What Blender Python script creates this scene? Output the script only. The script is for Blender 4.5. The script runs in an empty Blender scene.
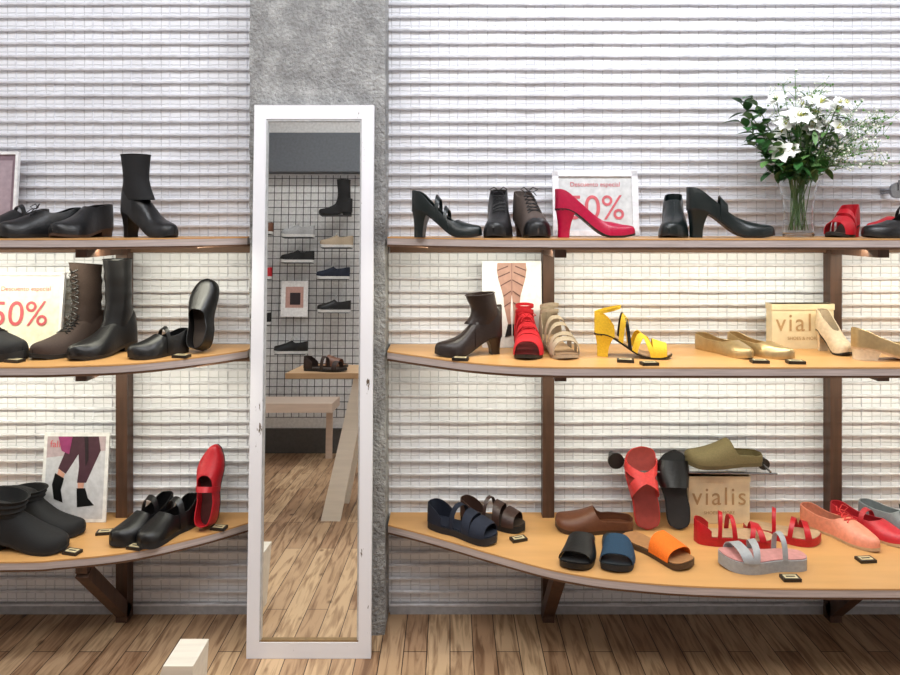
import bpy, bmesh, math, random
from mathutils import Vector, Matrix
random.seed(7)
scene = bpy.context.scene
scene.view_settings.view_transform = 'Standard'
try: scene.view_settings.look = 'None'
except Exception: pass
pi = math.pi
WALL_Y = 2.26

# ------------------------------------------------------------------ materials
def lin(c):
    o = []
    for v in c[:3]:
        v /= 255.0
        o.append(v/12.92 if v <= 0.04045 else ((v+0.055)/1.055)**2.4)
    return (o[0], o[1], o[2], 1.0)

def newmat(name):
    m = bpy.data.materials.new(name); m.use_nodes = True
    nt = m.node_tree
    return m, nt, nt.nodes['Principled BSDF']

_cache = {}
def M(rgb, rough=0.4, metal=0.0, var=0.12, scale=60, bump=0.15, name='surface'):
    key = (rgb, rough, metal, var, scale, bump)
    if key in _cache: return _cache[key]
    m, nt, b = newmat(name)
    N = nt.nodes; Lk = nt.links
    tc = N.new('ShaderNodeTexCoord')
    nz = N.new('ShaderNodeTexNoise'); nz.inputs['Scale'].default_value = scale; nz.inputs['Detail'].default_value = 4
    Lk.new(tc.outputs['Object'], nz.inputs['Vector'])
    cr = N.new('ShaderNodeValToRGB')
    c = lin(rgb)
    cr.color_ramp.elements[0].position = 0.3; cr.color_ramp.elements[1].position = 0.7
    cr.color_ramp.elements[0].color = (c[0]*(1-var), c[1]*(1-var), c[2]*(1-var), 1)
    cr.color_ramp.elements[1].color = (min(1,c[0]*(1+var)), min(1,c[1]*(1+var)), min(1,c[2]*(1+var)), 1)
    Lk.new(nz.outputs['Fac'], cr.inputs['Fac']); Lk.new(cr.outputs['Color'], b.inputs['Base Color'])
    b.inputs['Roughness'].default_value = rough; b.inputs['Metallic'].default_value = metal
    if bump:
        bp = N.new('ShaderNodeBump'); bp.inputs['Strength'].default_value = bump; bp.inputs['Distance'].default_value = 0.002
        Lk.new(nz.outputs['Fac'], bp.inputs['Height']); Lk.new(bp.outputs['Normal'], b.inputs['Normal'])
    _cache[key] = m
    return m
def LE(rgb, rough=.36):      # leather: creases and pores
    return M(rgb, rough, 0.0, .10, 110, .30, 'leather')
def SU(rgb):                 # suede
    return M(rgb, .85, 0.0, .12, 260, .2, 'suede')

def mat_wall():
    m, nt, b = newmat('painted_brick'); N = nt.nodes; Lk = nt.links
    tc = N.new('ShaderNodeTexCoord')
    mp = N.new('ShaderNodeMapping'); mp.inputs['Rotation'].default_value = (pi/2, 0, 0)
    Lk.new(tc.outputs['Object'], mp.inputs['Vector'])
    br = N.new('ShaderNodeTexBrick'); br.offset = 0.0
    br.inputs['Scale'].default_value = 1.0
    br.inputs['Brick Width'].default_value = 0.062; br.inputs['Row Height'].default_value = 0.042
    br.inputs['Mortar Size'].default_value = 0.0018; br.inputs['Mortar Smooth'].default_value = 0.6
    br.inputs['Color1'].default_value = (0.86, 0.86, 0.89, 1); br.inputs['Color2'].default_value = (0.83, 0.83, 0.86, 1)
    br.inputs['Mortar'].default_value = (0.60, 0.60, 0.62, 1)  # joint tone, darkened to paint in the shadow lines of the wires too
    nz = N.new('ShaderNodeTexNoise'); nz.inputs['Scale'].default_value = 34; nz.inputs['Detail'].default_value = 6
    Lk.new(tc.outputs['Object'], nz.inputs['Vector'])
    vm = N.new('ShaderNodeVectorMath'); vm.operation = 'MULTIPLY_ADD'
    vm.inputs[1].default_value = (0.005, 0.005, 0.005)
    Lk.new(nz.outputs['Color'], vm.inputs[0]); Lk.new(mp.outputs['Vector'], vm.inputs[2])
    Lk.new(vm.outputs['Vector'], br.inputs['Vector'])
    mx = N.new('ShaderNodeMix'); mx.data_type = 'RGBA'; mx.blend_type = 'MULTIPLY'
    mx.inputs['Factor'].default_value = 0.3
    n3 = N.new('ShaderNodeTexNoise'); n3.inputs['Scale'].default_value = 5; n3.inputs['Detail'].default_value = 8
    Lk.new(tc.outputs['Object'], n3.inputs['Vector'])
    cr = N.new('ShaderNodeValToRGB'); cr.color_ramp.elements[0].position = 0.35; cr.color_ramp.elements[0].color = (0.66,0.66,0.68,1)
    cr.color_ramp.elements[1].position = 0.55
    Lk.new(n3.outputs['Fac'], cr.inputs['Fac'])
    Lk.new(br.outputs['Color'], mx.inputs['A']); Lk.new(cr.outputs['Color'], mx.inputs['B'])
    Lk.new(mx.outputs['Result'], b.inputs['Base Color'])
    ad = N.new('ShaderNodeMath'); ad.operation = 'MULTIPLY_ADD'; ad.inputs[1].default_value = -0.7
    Lk.new(br.outputs['Fac'], ad.inputs[0]); Lk.new(nz.outputs['Fac'], ad.inputs[2])
    bp = N.new('ShaderNodeBump'); bp.inputs['Strength'].default_value = 0.55; bp.inputs['Distance'].default_value = 0.005
    Lk.new(ad.outputs['Value'], bp.inputs['Height']); Lk.new(bp.outputs['Normal'], b.inputs['Normal'])
    b.inputs['Roughness'].default_value = 0.55
    return m

def mat_floor():
    m, nt, b = newmat('pine_planks'); N = nt.nodes; Lk = nt.links
    tc = N.new('ShaderNodeTexCoord')
    mp = N.new('ShaderNodeMapping'); mp.inputs['Rotation'].default_value = (0, 0, pi/2)
    Lk.new(tc.outputs['Object'], mp.inputs['Vector'])
    br = N.new('ShaderNodeTexBrick'); br.inputs['Scale'].default_value = 1
    br.inputs['Brick Width'].default_value = 0.9; br.inputs['Row Height'].default_value = 0.068
    br.inputs['Mortar Size'].default_value = 0.0014; br.inputs['Bias'].default_value = 0.0
    br.offset = 0.37
    br.inputs['Color1'].default_value = lin((212,180,142)); br.inputs['Color2'].default_value = lin((170,134,102))
    br.inputs['Mortar'].default_value = lin((62,44,34))
    Lk.new(mp.outputs['Vector'], br.inputs['Vector'])
    mp2 = N.new('ShaderNodeMapping'); mp2.inputs['Scale'].default_value = (30, 3.0, 8)
    Lk.new(tc.outputs['Object'], mp2.inputs['Vector'])
    nz = N.new('ShaderNodeTexNoise'); nz.inputs['Scale'].default_value = 1.8; nz.inputs['Detail'].default_value = 9
    nz.inputs['Distortion'].default_value = 0.9
    Lk.new(mp2.outputs['Vector'], nz.inputs['Vector'])
    cr = N.new('ShaderNodeValToRGB'); cr.color_ramp.elements[0].position = 0.35; cr.color_ramp.elements[0].color = (0.40,0.32,0.27,1)
    cr.color_ramp.elements[1].position = 0.56; cr.color_ramp.elements[1].color = (1,1,1,1)
    Lk.new(nz.outputs['Fac'], cr.inputs['Fac'])
    vo = N.new('ShaderNodeTexVoronoi'); vo.inputs['Scale'].default_value = 5.5
    mp3 = N.new('ShaderNodeMapping'); mp3.inputs['Scale'].default_value = (1.6, 1.0, 1)
    Lk.new(tc.outputs['Object'], mp3.inputs['Vector']); Lk.new(mp3.outputs['Vector'], vo.inputs['Vector'])
    ck = N.new('ShaderNodeValToRGB'); ck.color_ramp.elements[0].position = 0.04; ck.color_ramp.elements[0].color = (0.22,0.15,0.10,1)
    ck.color_ramp.elements[1].position = 0.11; ck.color_ramp.elements[1].color = (1,1,1,1)
    Lk.new(vo.outputs['Distance'], ck.inputs['Fac'])
    mx = N.new('ShaderNodeMix'); mx.data_type = 'RGBA'; mx.blend_type = 'MULTIPLY'; mx.inputs['Factor'].default_value = 0.85
    Lk.new(br.outputs['Color'], mx.inputs['A']); Lk.new(cr.outputs['Color'], mx.inputs['B'])
    mk = N.new('ShaderNodeMix'); mk.data_type = 'RGBA'; mk.blend_type = 'MULTIPLY'; mk.inputs['Factor'].default_value = 0.8
    Lk.new(mx.outputs['Result'], mk.inputs['A']); Lk.new(ck.outputs['Color'], mk.inputs['B'])
    Lk.new(mk.outputs['Result'], b.inputs['Base Color'])
    bp = N.new('ShaderNodeBump'); bp.inputs['Strength'].default_value = 0.4; bp.inputs['Distance'].default_value = 0.002
    Lk.new(nz.outputs['Fac'], bp.inputs['Height']); Lk.new(bp.outputs['Normal'], b.inputs['Normal'])
    b.inputs['Roughness'].default_value = 0.5
    return m

def mat_concrete():
    m, nt, b = newmat('raw_concrete'); N = nt.nodes; Lk = nt.links
    tc = N.new('ShaderNodeTexCoord')
    n1 = N.new('ShaderNodeTexNoise'); n1.inputs['Scale'].default_value = 11; n1.inputs['Detail'].default_value = 13; n1.inputs['Roughness'].default_value = 0.78
    n2 = N.new('ShaderNodeTexNoise'); n2.inputs['Scale'].default_value = 90; n2.inputs['Detail'].default_value = 6
    vo = N.new('ShaderNodeTexVoronoi'); vo.inputs['Scale'].default_value = 42
    for n in (n1, n2, vo): Lk.new(tc.outputs['Object'], n.inputs['Vector'])
    cr = N.new('ShaderNodeValToRGB')
    cr.color_ramp.elements[0].position = 0.32; cr.color_ramp.elements[0].color = lin((120,120,119))
    cr.color_ramp.elements[1].position = 0.68; cr.color_ramp.elements[1].color = lin((202,202,200))
    e = cr.color_ramp.elements.new(0.5); e.color = lin((158,158,157))
    Lk.new(n1.outputs['Fac'], cr.inputs['Fac'])
    cr2 = N.new('ShaderNodeValToRGB'); cr2.color_ramp.elements[0].position = 0.07; cr2.color_ramp.elements[0].color = (0.3,0.3,0.3,1)
    cr2.color_ramp.elements[1].position = 0.13
    Lk.new(vo.outputs['Distance'], cr2.inputs['Fac'])
    mx = N.new('ShaderNodeMix'); mx.data_type = 'RGBA'; mx.blend_type = 'MULTIPLY'; mx.inputs['Factor'].default_value = 0.6
    Lk.new(cr.outputs['Color'], mx.inputs['A']); Lk.new(cr2.outputs['Color'], mx.inputs['B'])
    Lk.new(mx.outputs['Result'], b.inputs['Base Color'])
    ad = N.new('ShaderNodeMath'); ad.operation = 'ADD'
    Lk.new(n1.outputs['Fac'], ad.inputs[0]); Lk.new(n2.outputs['Fac'], ad.inputs[1])
    bp = N.new('ShaderNodeBump'); bp.inputs['Strength'].default_value = 1.0; bp.inputs['Distance'].default_value = 0.014
    Lk.new(ad.outputs['Value'], bp.inputs['Height']); Lk.new(bp.outputs['Normal'], b.inputs['Normal'])
    b.inputs['Roughness'].default_value = 0.85
    return m

def mat_wood(rgb, rough=0.4, dark=0.8, sc=(3, 30, 30)):
    m, nt, b = newmat('wood_grain'); N = nt.nodes; Lk = nt.links
    tc = N.new('ShaderNodeTexCoord'); mp = N.new('ShaderNodeMapping'); mp.inputs['Scale'].default_value = sc
    Lk.new(tc.outputs['Object'], mp.inputs['Vector'])
    nz = N.new('ShaderNodeTexNoise'); nz.inputs['Scale'].default_value = 2; nz.inputs['Detail'].default_value = 6
    Lk.new(mp.outputs['Vector'], nz.inputs['Vector'])
    cr = N.new('ShaderNodeValToRGB'); c = lin(rgb)
    cr.color_ramp.elements[0].position = 0.35; cr.color_ramp.elements[0].color = (c[0]*dark, c[1]*dark, c[2]*dark, 1)
    cr.color_ramp.elements[1].position = 0.65; cr.color_ramp.elements[1].color = c
    Lk.new(nz.outputs['Fac'], cr.inputs['Fac']); Lk.new(cr.outputs['Color'], b.inputs['Base Color'])
    b.inputs['Roughness'].default_value = rough
    return m

def mat_chipped():
    m, nt, b = newmat('chipped_white_paint'); N = nt.nodes; Lk = nt.links
    tc = N.new('ShaderNodeTexCoord')
    nz = N.new('ShaderNodeTexNoise'); nz.inputs['Scale'].default_value = 20; nz.inputs['Detail'].default_value = 9
    nz.inputs['Roughness'].default_value = 0.65
    mp = N.new('ShaderNodeMapping'); mp.inputs['Scale'].default_value = (1.6, 1, .45)
    Lk.new(tc.outputs['Object'], mp.inputs['Vector']); Lk.new(mp.outputs['Vector'], nz.inputs['Vector'])
    cr = N.new('ShaderNodeValToRGB')
    cr.color_ramp.elements[0].position = 0.325; cr.color_ramp.elements[0].color = lin((96,80,66))
    cr.color_ramp.elements[1].position = 0.345; cr.color_ramp.elements[1].color = lin((236,236,241))
    Lk.new(nz.outputs['Fac'], cr.inputs['Fac']); Lk.new(cr.outputs['Color'], b.inputs['Base Color'])
    b.inputs['Roughness'].default_value = 0.45
    return m

def mat_glass():
    m, nt, b = newmat('clear_glass')
    b.inputs['Base Color'].default_value = (0.95, 0.97, 0.97, 1); b.inputs['Roughness'].default_value = 0.02
    b.inputs['Transmission Weight'].default_value = 1.0; b.inputs['IOR'].default_value = 1.3
    return m

# ------------------------------------------------------------------ mesh builder
class MB:
    def __init__(s): s.v = []; s.f = []; s.mi = []; s.mats = []
    def add(s, verts, faces, mat):
        if mat not in s.mats: s.mats.append(mat)
        k = s.mats.index(mat); o = len(s.v)
        s.v += [Vector(p) for p in verts]
        for f in faces:
            s.f.append([o+i for i in f]); s.mi.append(k)
    def shell(s, A, B, mat, ci=False, cj=False):
        n = len(A); m = len(A[0]); vs = [p for r in A for p in r] + [p for r in B for p in r]
        o = n*m; fs = []
        ri = range(n if ci else n-1); rj = range(m if cj else m-1)
        for i in ri:
            for j in rj:
                a=i*m+j; b=((i+1)%n)*m+j; c=((i+1)%n)*m+(j+1)%m; d=i*m+(j+1)%m
                fs.append([a,b,c,d]); fs.append([o+d,o+c,o+b,o+a])
        if not cj:
            for i in ri:
                a=i*m; b=((i+1)%n)*m; fs.append([a,o+a,o+b,b])
                a=i*m+m-1; b=((i+1)%n)*m+m-1; fs.append([b,o+b,o+a,a])
        if not ci:
            for j in rj:
                a=j; b=(j+1)%m; fs.append([a,b,o+b,o+a])
                a=(n-1)*m+j; b=(n-1)*m+(j+1)%m; fs.append([b,a,o+a,o+b])
        s.add(vs, fs, mat)
    def sheet(s, P, R, th, mat, cj=False):
        n=len(P); m=len(P[0]); B=[]; last=Vector((0,0,1))
        for i in range(n):
            row=[]
            for j in range(m):
                di = P[min(i+1,n-1)][j]-P[max(i-1,0)][j]
                if cj: dj = P[i][(j+1)%m]-P[i][(j-1)%m]
                else: dj = P[i][min(j+1,m-1)]-P[i][max(j-1,0)]
                nn = di.cross(dj)
                nn = nn.normalized() if nn.length>1e-10 else last
                if nn.dot(P[i][j]-R[i][j])<0: nn=-nn
                last=nn; row.append(P[i][j]+nn*th)
            B.append(row)
        s.shell(B, P, mat, cj=cj)
        return B
    def box(s, x0,x1,y0,y1,z0,z1, mat, T=None):
        v=[Vector(p) for p in ((x0,y0,z0),(x1,y0,z0),(x1,y1,z0),(x0,y1,z0),(x0,y0,z1),(x1,y0,z1),(x1,y1,z1),(x0,y1,z1))]
        if T: v=[T@p for p in v]
        s.add(v, [[0,3,2,1],[4,5,6,7],[0,1,5,4],[1,2,6,5],[2,3,7,6],[3,0,4,7]], mat)
    def rings(s, R, mat, cap=(True,True)):
        n=len(R); m=len(R[0]); fs=[]
        for i in range(n-1):
            for j in range(m):
                fs.append([i*m+j, i*m+(j+1)%m, (i+1)*m+(j+1)%m, (i+1)*m+j])
        if cap[0]: fs.append(list(range(m))[::-1])
        if cap[1]: fs.append([(n-1)*m+j for j in range(m)])
        s.add([p for r in R for p in r], fs, mat)
    def tube(s, pts, r, mat, seg=6):
        pts=[Vector(p) for p in pts]; R=[]
        for i,p in enumerate(pts):
            d=(pts[min(i+1,len(pts)-1)]-pts[max(i-1,0)]).normalized()
            a=d.orthogonal().normalized() if i==0 else (pa-d*pa.dot(d)).normalized()
            pa=a; b=d.cross(a); rr=r[i] if isinstance(r,(list,tuple)) else r
            R.append([p+(a*math.cos(2*pi*k/seg)+b*math.sin(2*pi*k/seg))*rr for k in range(seg)])
        s.rings(R, mat)
    def disc(s, c, axis, r, h, mat, seg=20):
        c=Vector(c); ax=Vector(axis).normalized(); s.tube([c, c+ax*h], r, mat, seg)
    def lathe(s, prof, c, mat, seg=28):
        c=Vector(c)
        R=[[c+Vector((r*math.cos(2*pi*k/seg), r*math.sin(2*pi*k/seg), z)) for k in range(seg)] for r,z in prof]
        s.rings(R, mat, (prof[0][0]>1e-5, prof[-1][0]>1e-5))
    def obj(s, name, mat4=None, rest=None, smooth=True, parent=None, angle=40):
        me=bpy.data.meshes.new(name)
        vs=s.v
        if mat4 is not None: vs=[mat4@v for v in vs]
        if rest is not None:
            dz=rest-min(v.z for v in vs); vs=[v+Vector((0,0,dz)) for v in vs]
        org=Vector((sum(v.x for v in vs)/len(vs), sum(v.y for v in vs)/len(vs), min(v.z for v in vs)))
        me.from_pydata([v-org for v in vs], [], s.f)
        for m in s.mats: me.materials.append(m)
        for p,k in zip(me.polygons, s.mi): p.material_index=k
        bm=bmesh.new(); bm.from_mesh(me)
        bmesh.ops.remove_doubles(bm, verts=bm.verts, dist=1e-5)
        bmesh.ops.recalc_face_normals(bm, faces=bm.faces)
        bm.to_mesh(me); bm.free()
        if smooth:
            for p in me.polygons: p.use_smooth=True
            try: me.set_sharp_from_angle(angle=math.radians(angle))
            except Exception: pass
        o=bpy.data.objects.new(name, me); scene.collection.objects.link(o)
        o.location=org
        if parent: o.parent=parent
        return o

def empty(name, loc=(0,0,0)):
    e=bpy.data.objects.new(name,None); scene.collection.objects.link(e); e.location=loc; e.empty_display_size=0.05
    return e

def tab(x, P):
    if x<=P[0][0]: return P[0][1]
    if x>=P[-1][0]: return P[-1][1]
    for i in range(len(P)-1):
        if P[i][0]<=x<=P[i+1][0]:
            x0,y0=P[i]; x1,y1=P[i+1]; h=x1-x0; t=(x-x0)/h
            m0=(y1-P[i-1][1])/(x1-P[i-1][0]) if i>0 else (y1-y0)/h
            m1=(P[i+2][1]-y0)/(P[i+2][0]-x0) if i+2<len(P) else (y1-y0)/h
            return (2*t**3-3*t**2+1)*y0+(t**3-2*t**2+t)*h*m0+(-2*t**3+3*t**2)*y1+(t**3-t**2)*h*m1
    return P[-1][1]

# ------------------------------------------------------------------ shoes
WT = {
 'round': [(0,0),(.02,.42),(.06,.62),(.12,.72),(.25,.76),(.42,.74),(.58,.90),(.72,1.0),(.85,.92),(.93,.70),(.98,.40),(1,0)],
 'almond':[(0,0),(.02,.40),(.06,.58),(.12,.66),(.25,.68),(.42,.68),(.58,.86),(.70,.96),(.82,.82),(.92,.52),(.98,.26),(1,0)],
 'point': [(0,0),(.02,.38),(.06,.55),(.12,.64),(.25,.66),(.42,.66),(.58,.86),(.68,.95),(.80,.72),(.90,.42),(.97,.18),(1,0)],
 'square':[(0,0),(.02,.50),(.06,.70),(.12,.80),(.25,.82),(.42,.82),(.58,.93),(.72,1.0),(.86,.98),(.94,.84),(.985,.52),(1,0)],
}
TT = [(0,.10),(.1,.102),(.3,.088),(.4,.077),(.5,.067),(.6,.056),(.72,.045),(.85,.036),(.93,.030),(.98,.022),(1,.010)]
def sm(x): x=max(0,min(1,x)); return x*x*(3-2*x)

def shoe(name, x, y, rest, head, mat, H=.0, L=.25, W=.088, toe='round', upper='pump', xo=.62, hcb=.058, hcm=.045,
         ts=.006, solem=None, inm=None, heel='block', straps=(), ankle=None, shaft=None, laces=0, pitch=0,
         side=1, th=1.0, welt=.002, wedge=False, heelm=None, roll=0, strapm=None, toecap=None, counter=0, cm=None):
    mb=MB(); solem=solem or M((24,22,22),.5); inm=inm or M((60,48,40),.6); heelm=heelm or mat
    strapm=strapm or mat; cm=cm or mat
    wt=WT[toe]
    def bz(s): return ts + H*(1-sm((s-.10)/.60)) + .007*max(0,(s-.8)/.2)**2
    def yc(s): return side*(.010*math.sin(max(0,s-.3)/.7*pi) )
    def wd(s): return W/2*max(0,tab(s,wt))
    def tt(s):
        t=th*tab(s,TT)
        if upper=='boot': t=min(t,.088)
        return t
    def S(s,u,lift=0):
        ph=u*pi/2; w=wd(s); sn=math.sin(ph)
        return Vector((s*L, yc(s)+(w+lift)*math.copysign(abs(sn)**.75,sn), bz(s)+(tt(s)+lift)*max(0,math.cos(ph))**.85))
    def ref(s): return Vector((s*L, yc(s), bz(s)+.004))
    def hc(s):
        if upper=='boot' or s>=xo: return 9
        base=tab(s,[(0,hcb),(.08,hcb*.97),(.3,hcm),(1,hcm)])
        k=max(0,(s-(xo-.12))/.12)
        return base+(max(tt(s)-base,0))*k**2.2
    def sides(s0,s1,hfun,m,lift=0,thk=.0018,K=9,bind=False):
        ss=[s0+(s1-s0)*(.5-.5*math.cos(pi*k/30)) for k in range(31)]
        if s0<xo<s1 and upper!='boot': ss=sorted(set(ss+[xo-.06,xo-.04,xo-.02,xo-.01,xo-.003,xo]))
        for sg in (-1,1):
            P=[];R=[]
            for s in ss:
                t=tt(s); r=min(1,hfun(s)/max(t,1e-4)); c=0 if r>=1 else math.acos(min(1,r**(1/.85)))/(pi/2)
                P.append([S(s,sg*(1-v/K*(1-c)),lift) for v in range(K+1)])
                R.append([ref(s)]*(K+1))
            mb.sheet(P,R,thk,m)
            if bind:
                top=[P[i][K] for i,s in enumerate(ss) if s<=xo]
                mb.tube(top,.0016,m,5)
    # sole
    ss=[.5-.5*math.cos(pi*k/26) for k in range(27)]; A=[];B=[];C=[];D=[]
    for s in ss:
        w=wd(s)+welt; xx=s*L+(welt if s>.99 else (-welt if s<.01 else 0))
        zb = 0 if (wedge or H<.012) else bz(s)-ts
        if wedge or H<.012: zb=.006*max(0,(s-.85)/.15)**2
        A.append([Vector((xx,yc(s)+w*v,bz(s))) for v in (-1,-.5,0,.5,1)])
        B.append([Vector((xx,yc(s)+w*v*.97,zb)) for v in (-1,-.5,0,.5,1)])
        C.append([Vector((s*L,yc(s)+(w-.004 if w>.004 else 0)*v,bz(s)+.003)) for v in (-1,-.5,0,.5,1)])
        D.append([p-Vector((0,0,.002)) for p in C[-1]])
    mb.shell(A,B,solem); mb.shell(C,D,inm)
    # heel
    if H>=.012 and not wedge:
        kb={'block':.60,'slim':.38,'low':.85,'cone':.45}[heel]
        sl=.30 if heel=='low' else .24
        hs=[0,.004,.02,.05,.10,.16,.22]; hs=[q*sl/.22 for q in hs]
        out=[(s*L-.0, wd(s)+welt) for s in hs]
        cx=sl*L*.38; R=[]
        for k in range(11):
            q=k/10; sc=1-(1-kb)*(1-(1-q)**2.4)
            ring=[]
            for sg,seq in ((1,out),(-1,out[::-1])):
                for (xx,w) in seq:
                    s=xx/L; zt=bz(s)-ts*.6
                    z=zt*(1-q)
                    ring.append(Vector((cx+(xx-cx)*sc - (.002*q), yc(0)+sg*w*sc, z)))
            R.append(ring)
        mb.rings(R,heelm)
    # upper
    if upper=='pump' or upper=='boot':
        sides(0,1,hc,mat,bind=(upper=='pump'))
    if counter:
        sides(0,counter,lambda s: hcb*(1-.55*(s/counter)**2),cm)
    if toecap:
        m2,s0=toecap; sides(s0,1,lambda s:9,m2,lift=.0022)
    if shaft:
        zt=shaft['h']; cx0=.27*L; n=24;nl=12
        z0=bz(.1)+.035
        A=[];B=[]
        for k in range(nl+1):
            q=k/nl; z=z0+(zt-z0)*q
            rx=tab(q,[(0,.054),(.25,.046),(.5,shaft.get('r',.043)),(1,shaft.get('rt',.046))])
            ry=tab(q,[(0,.029),(.25,.031),(.5,shaft.get('r',.043)*.85),(1,shaft.get('rt',.046)*.85)])
            cx=cx0+tab(q,[(0,.006),(.3,-.004),(1,shaft.get('dx',0))])
            wv=shaft.get('wr',0)*math.sin(k*2.3)
            sl_=shaft.get('slant',0)*q
            A.append([Vector((cx+(rx+wv)*math.cos(2*pi*j/n), (ry+wv)*math.sin(2*pi*j/n), z+sl_*math.cos(2*pi*j/n))) for j in range(n)])
            B.append([Vector((cx+(rx-.003)*math.cos(2*pi*j/n), (ry-.003)*math.sin(2*pi*j/n), z+sl_*math.cos(2*pi*j/n))) for j in range(n)])
        mb.shell(A,B,shaft.get('m',mat),cj=True)
        mb.tube(A[-1]+[A[-1][0]],.0018,shaft.get('m',mat),5)
        if shaft.get('lace'):
            for k in range(1,nl-1):
                for sg in (-1,1):
                    p=[]
                    for q in range(5):
                        a=(q/4-.5)*.9*sg; r_=A[k][0].x-cx0; zz_=A[k][0].z+(q/4)*.014
                        p.append(Vector((cx0+(r_+.003)*math.cos(a),(A[k][6].y+.003)*math.sin(a),zz_)))
                    mb.tube(p,.0015,BLK,5)
    for st in straps:
        sa,sb,wdt=st[:3]; m=st[3] if len(st)>3 and st[3] else strapm; lf=.0025+(st[4] if len(st)>4 else 0)
        P=[];R=[]
        for i in range(21):
            u=-1+i/10; sc=sa+(sb-sa)*(u+1)/2
            row=[];rr=[]
            for j in range(5):
                s=min(.985,max(.01,sc+(j/4-.5)*wdt)); row.append(S(s,u,lf)); rr.append(ref(s))
            P.append(row);R.append(rr)
        mb.sheet(P,R,.0018,m)
    if ankle:
        for ha in ankle:
            n=24; A=[];B=[]
            for k in range(2):
                z=bz(.1)+ha+k*.009
                A.append([Vector((.17*L+.038*math.cos(2*pi*j/n),.028*math.sin(2*pi*j/n),z+.010*math.cos(2*pi*j/n))) for j in range(n)])
                B.append([Vector((.17*L+.036*math.cos(2*pi*j/n),.026*math.sin(2*pi*j/n),z+.010*math.cos(2*pi*j/n))) for j in range(n)])
            mb.shell(A,B,strapm,cj=True)
    for k in range(laces):
        s=.62-.045*k
        for sg in (-1,1):
            pts=[S(s+.022*sg*(v-.5)*2*1, (v-.5)*.5, .004) for v in [0,.25,.5,.75,1]]
            mb.tube(pts,.0016,strapm,5)
    if laces:
        c=S(.62-.045*laces,0,.008)
        for sg in (-1,1):
            mb.tube([c, c+Vector((.0,sg*.014,.012)), c+Vector((.01,sg*.026,.004)), c+Vector((.008,sg*.012,-.003)), c],.0015,strapm,5)
            mb.tube([c, c+Vector((.014,sg*.012,-.004)), c+Vector((.024,sg*.018,-.014))],.0013,strapm,5)
    T = Matrix.Translation((x,y,0)) @ Matrix.Rotation(math.radians(head),4,'Z') @ Matrix.Rotation(math.radians(-pitch),4,'Y') @ Matrix.Rotation(math.radians(roll),4,'X')
    T = T @ Matrix.Translation((-L/2 if not pitch else 0,0,0))
    return mb.obj(name, T, rest=rest+.0004)

# ------------------------------------------------------------------ room shell
def room_box(name,x0,x1,y0,y1,z0,z1,mat):
    mb=MB(); mb.box(x0,x1,y0,y1,z0,z1,mat); return mb.obj(name,smooth=False)
plain=M((228,228,228),.7,name='plaster')
XW=2.05; YB=-.62; ZC=2.62
room_box('floor',-XW,XW,YB,WALL_Y,-.05,0,mat_floor())
room_box('ceiling',-XW,XW,YB,WALL_Y,ZC,ZC+.05,plain)
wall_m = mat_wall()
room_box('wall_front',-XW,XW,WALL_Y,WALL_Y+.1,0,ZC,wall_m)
room_box('wall_back',-XW,XW,YB-.1,YB,0,ZC,plain)
room_box('wall_left',-XW-.1,-XW,YB,WALL_Y,0,ZC,plain)
room_box('wall_right',XW,XW+.1,YB,WALL_Y,0,ZC,plain)
mb=MB(); wm=M((220,221,227),.5,scale=40,var=.12)
z=.03
while z<ZC-.02:
    for (a,b) in ((-XW,-.615),(-.195,XW)):
        n=40
        pts=[(a+(b-a)*i/n, WALL_Y-.0095+random.uniform(-.0012,.0012), z+random.uniform(-.0008,.0008)) for i in range(n+1)]
        mb.tube(pts,[.0052+random.uniform(-.0008,.0006) for _ in pts],wm,6)
    z+=.042
xx=-XW+.03
while xx<XW:
    if not(-.62<xx<-.19):
        mb.tube([(xx,WALL_Y-.0015,.0),(xx,WALL_Y-.0015,ZC-.002)],.0018,wm,5)
    xx+=.062
mb.obj('trim_wall_wire_lattice')
# concrete column
mb=MB(); cmt=mat_concrete()
nx,nz=20,110
x0,x1,yf=-.612,-.198,2.132
ring=[]
for k in range(nz+1):
    zz=ZC*k/nz; r=[]
    for i in range(nx+1):
        ed=1 if i in(0,nx) else 0
        r.append(Vector((x0+(x1-x0)*i/nx+(random.uniform(-.002,.002) if ed else 0), yf+random.uniform(0,.0025)+(.003 if ed else 0), zz)))
    r.append(Vector((x1,WALL_Y,zz))); r.append(Vector((x0,WALL_Y,zz)))
    ring.append(r)
mb.rings(ring,cmt); mb.obj('concrete_column',angle=60)
bbm=M((170,170,174),.6)
mb=MB(); mb.box(-.192,XW,WALL_Y-.012,WALL_Y,0,.035,bbm); mb.obj('baseboard_right',smooth=False)
mb=MB(); mb.box(-XW,-.615,WALL_Y-.012,WALL_Y,0,.035,bbm); mb.obj('baseboard_left',smooth=False)

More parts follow.
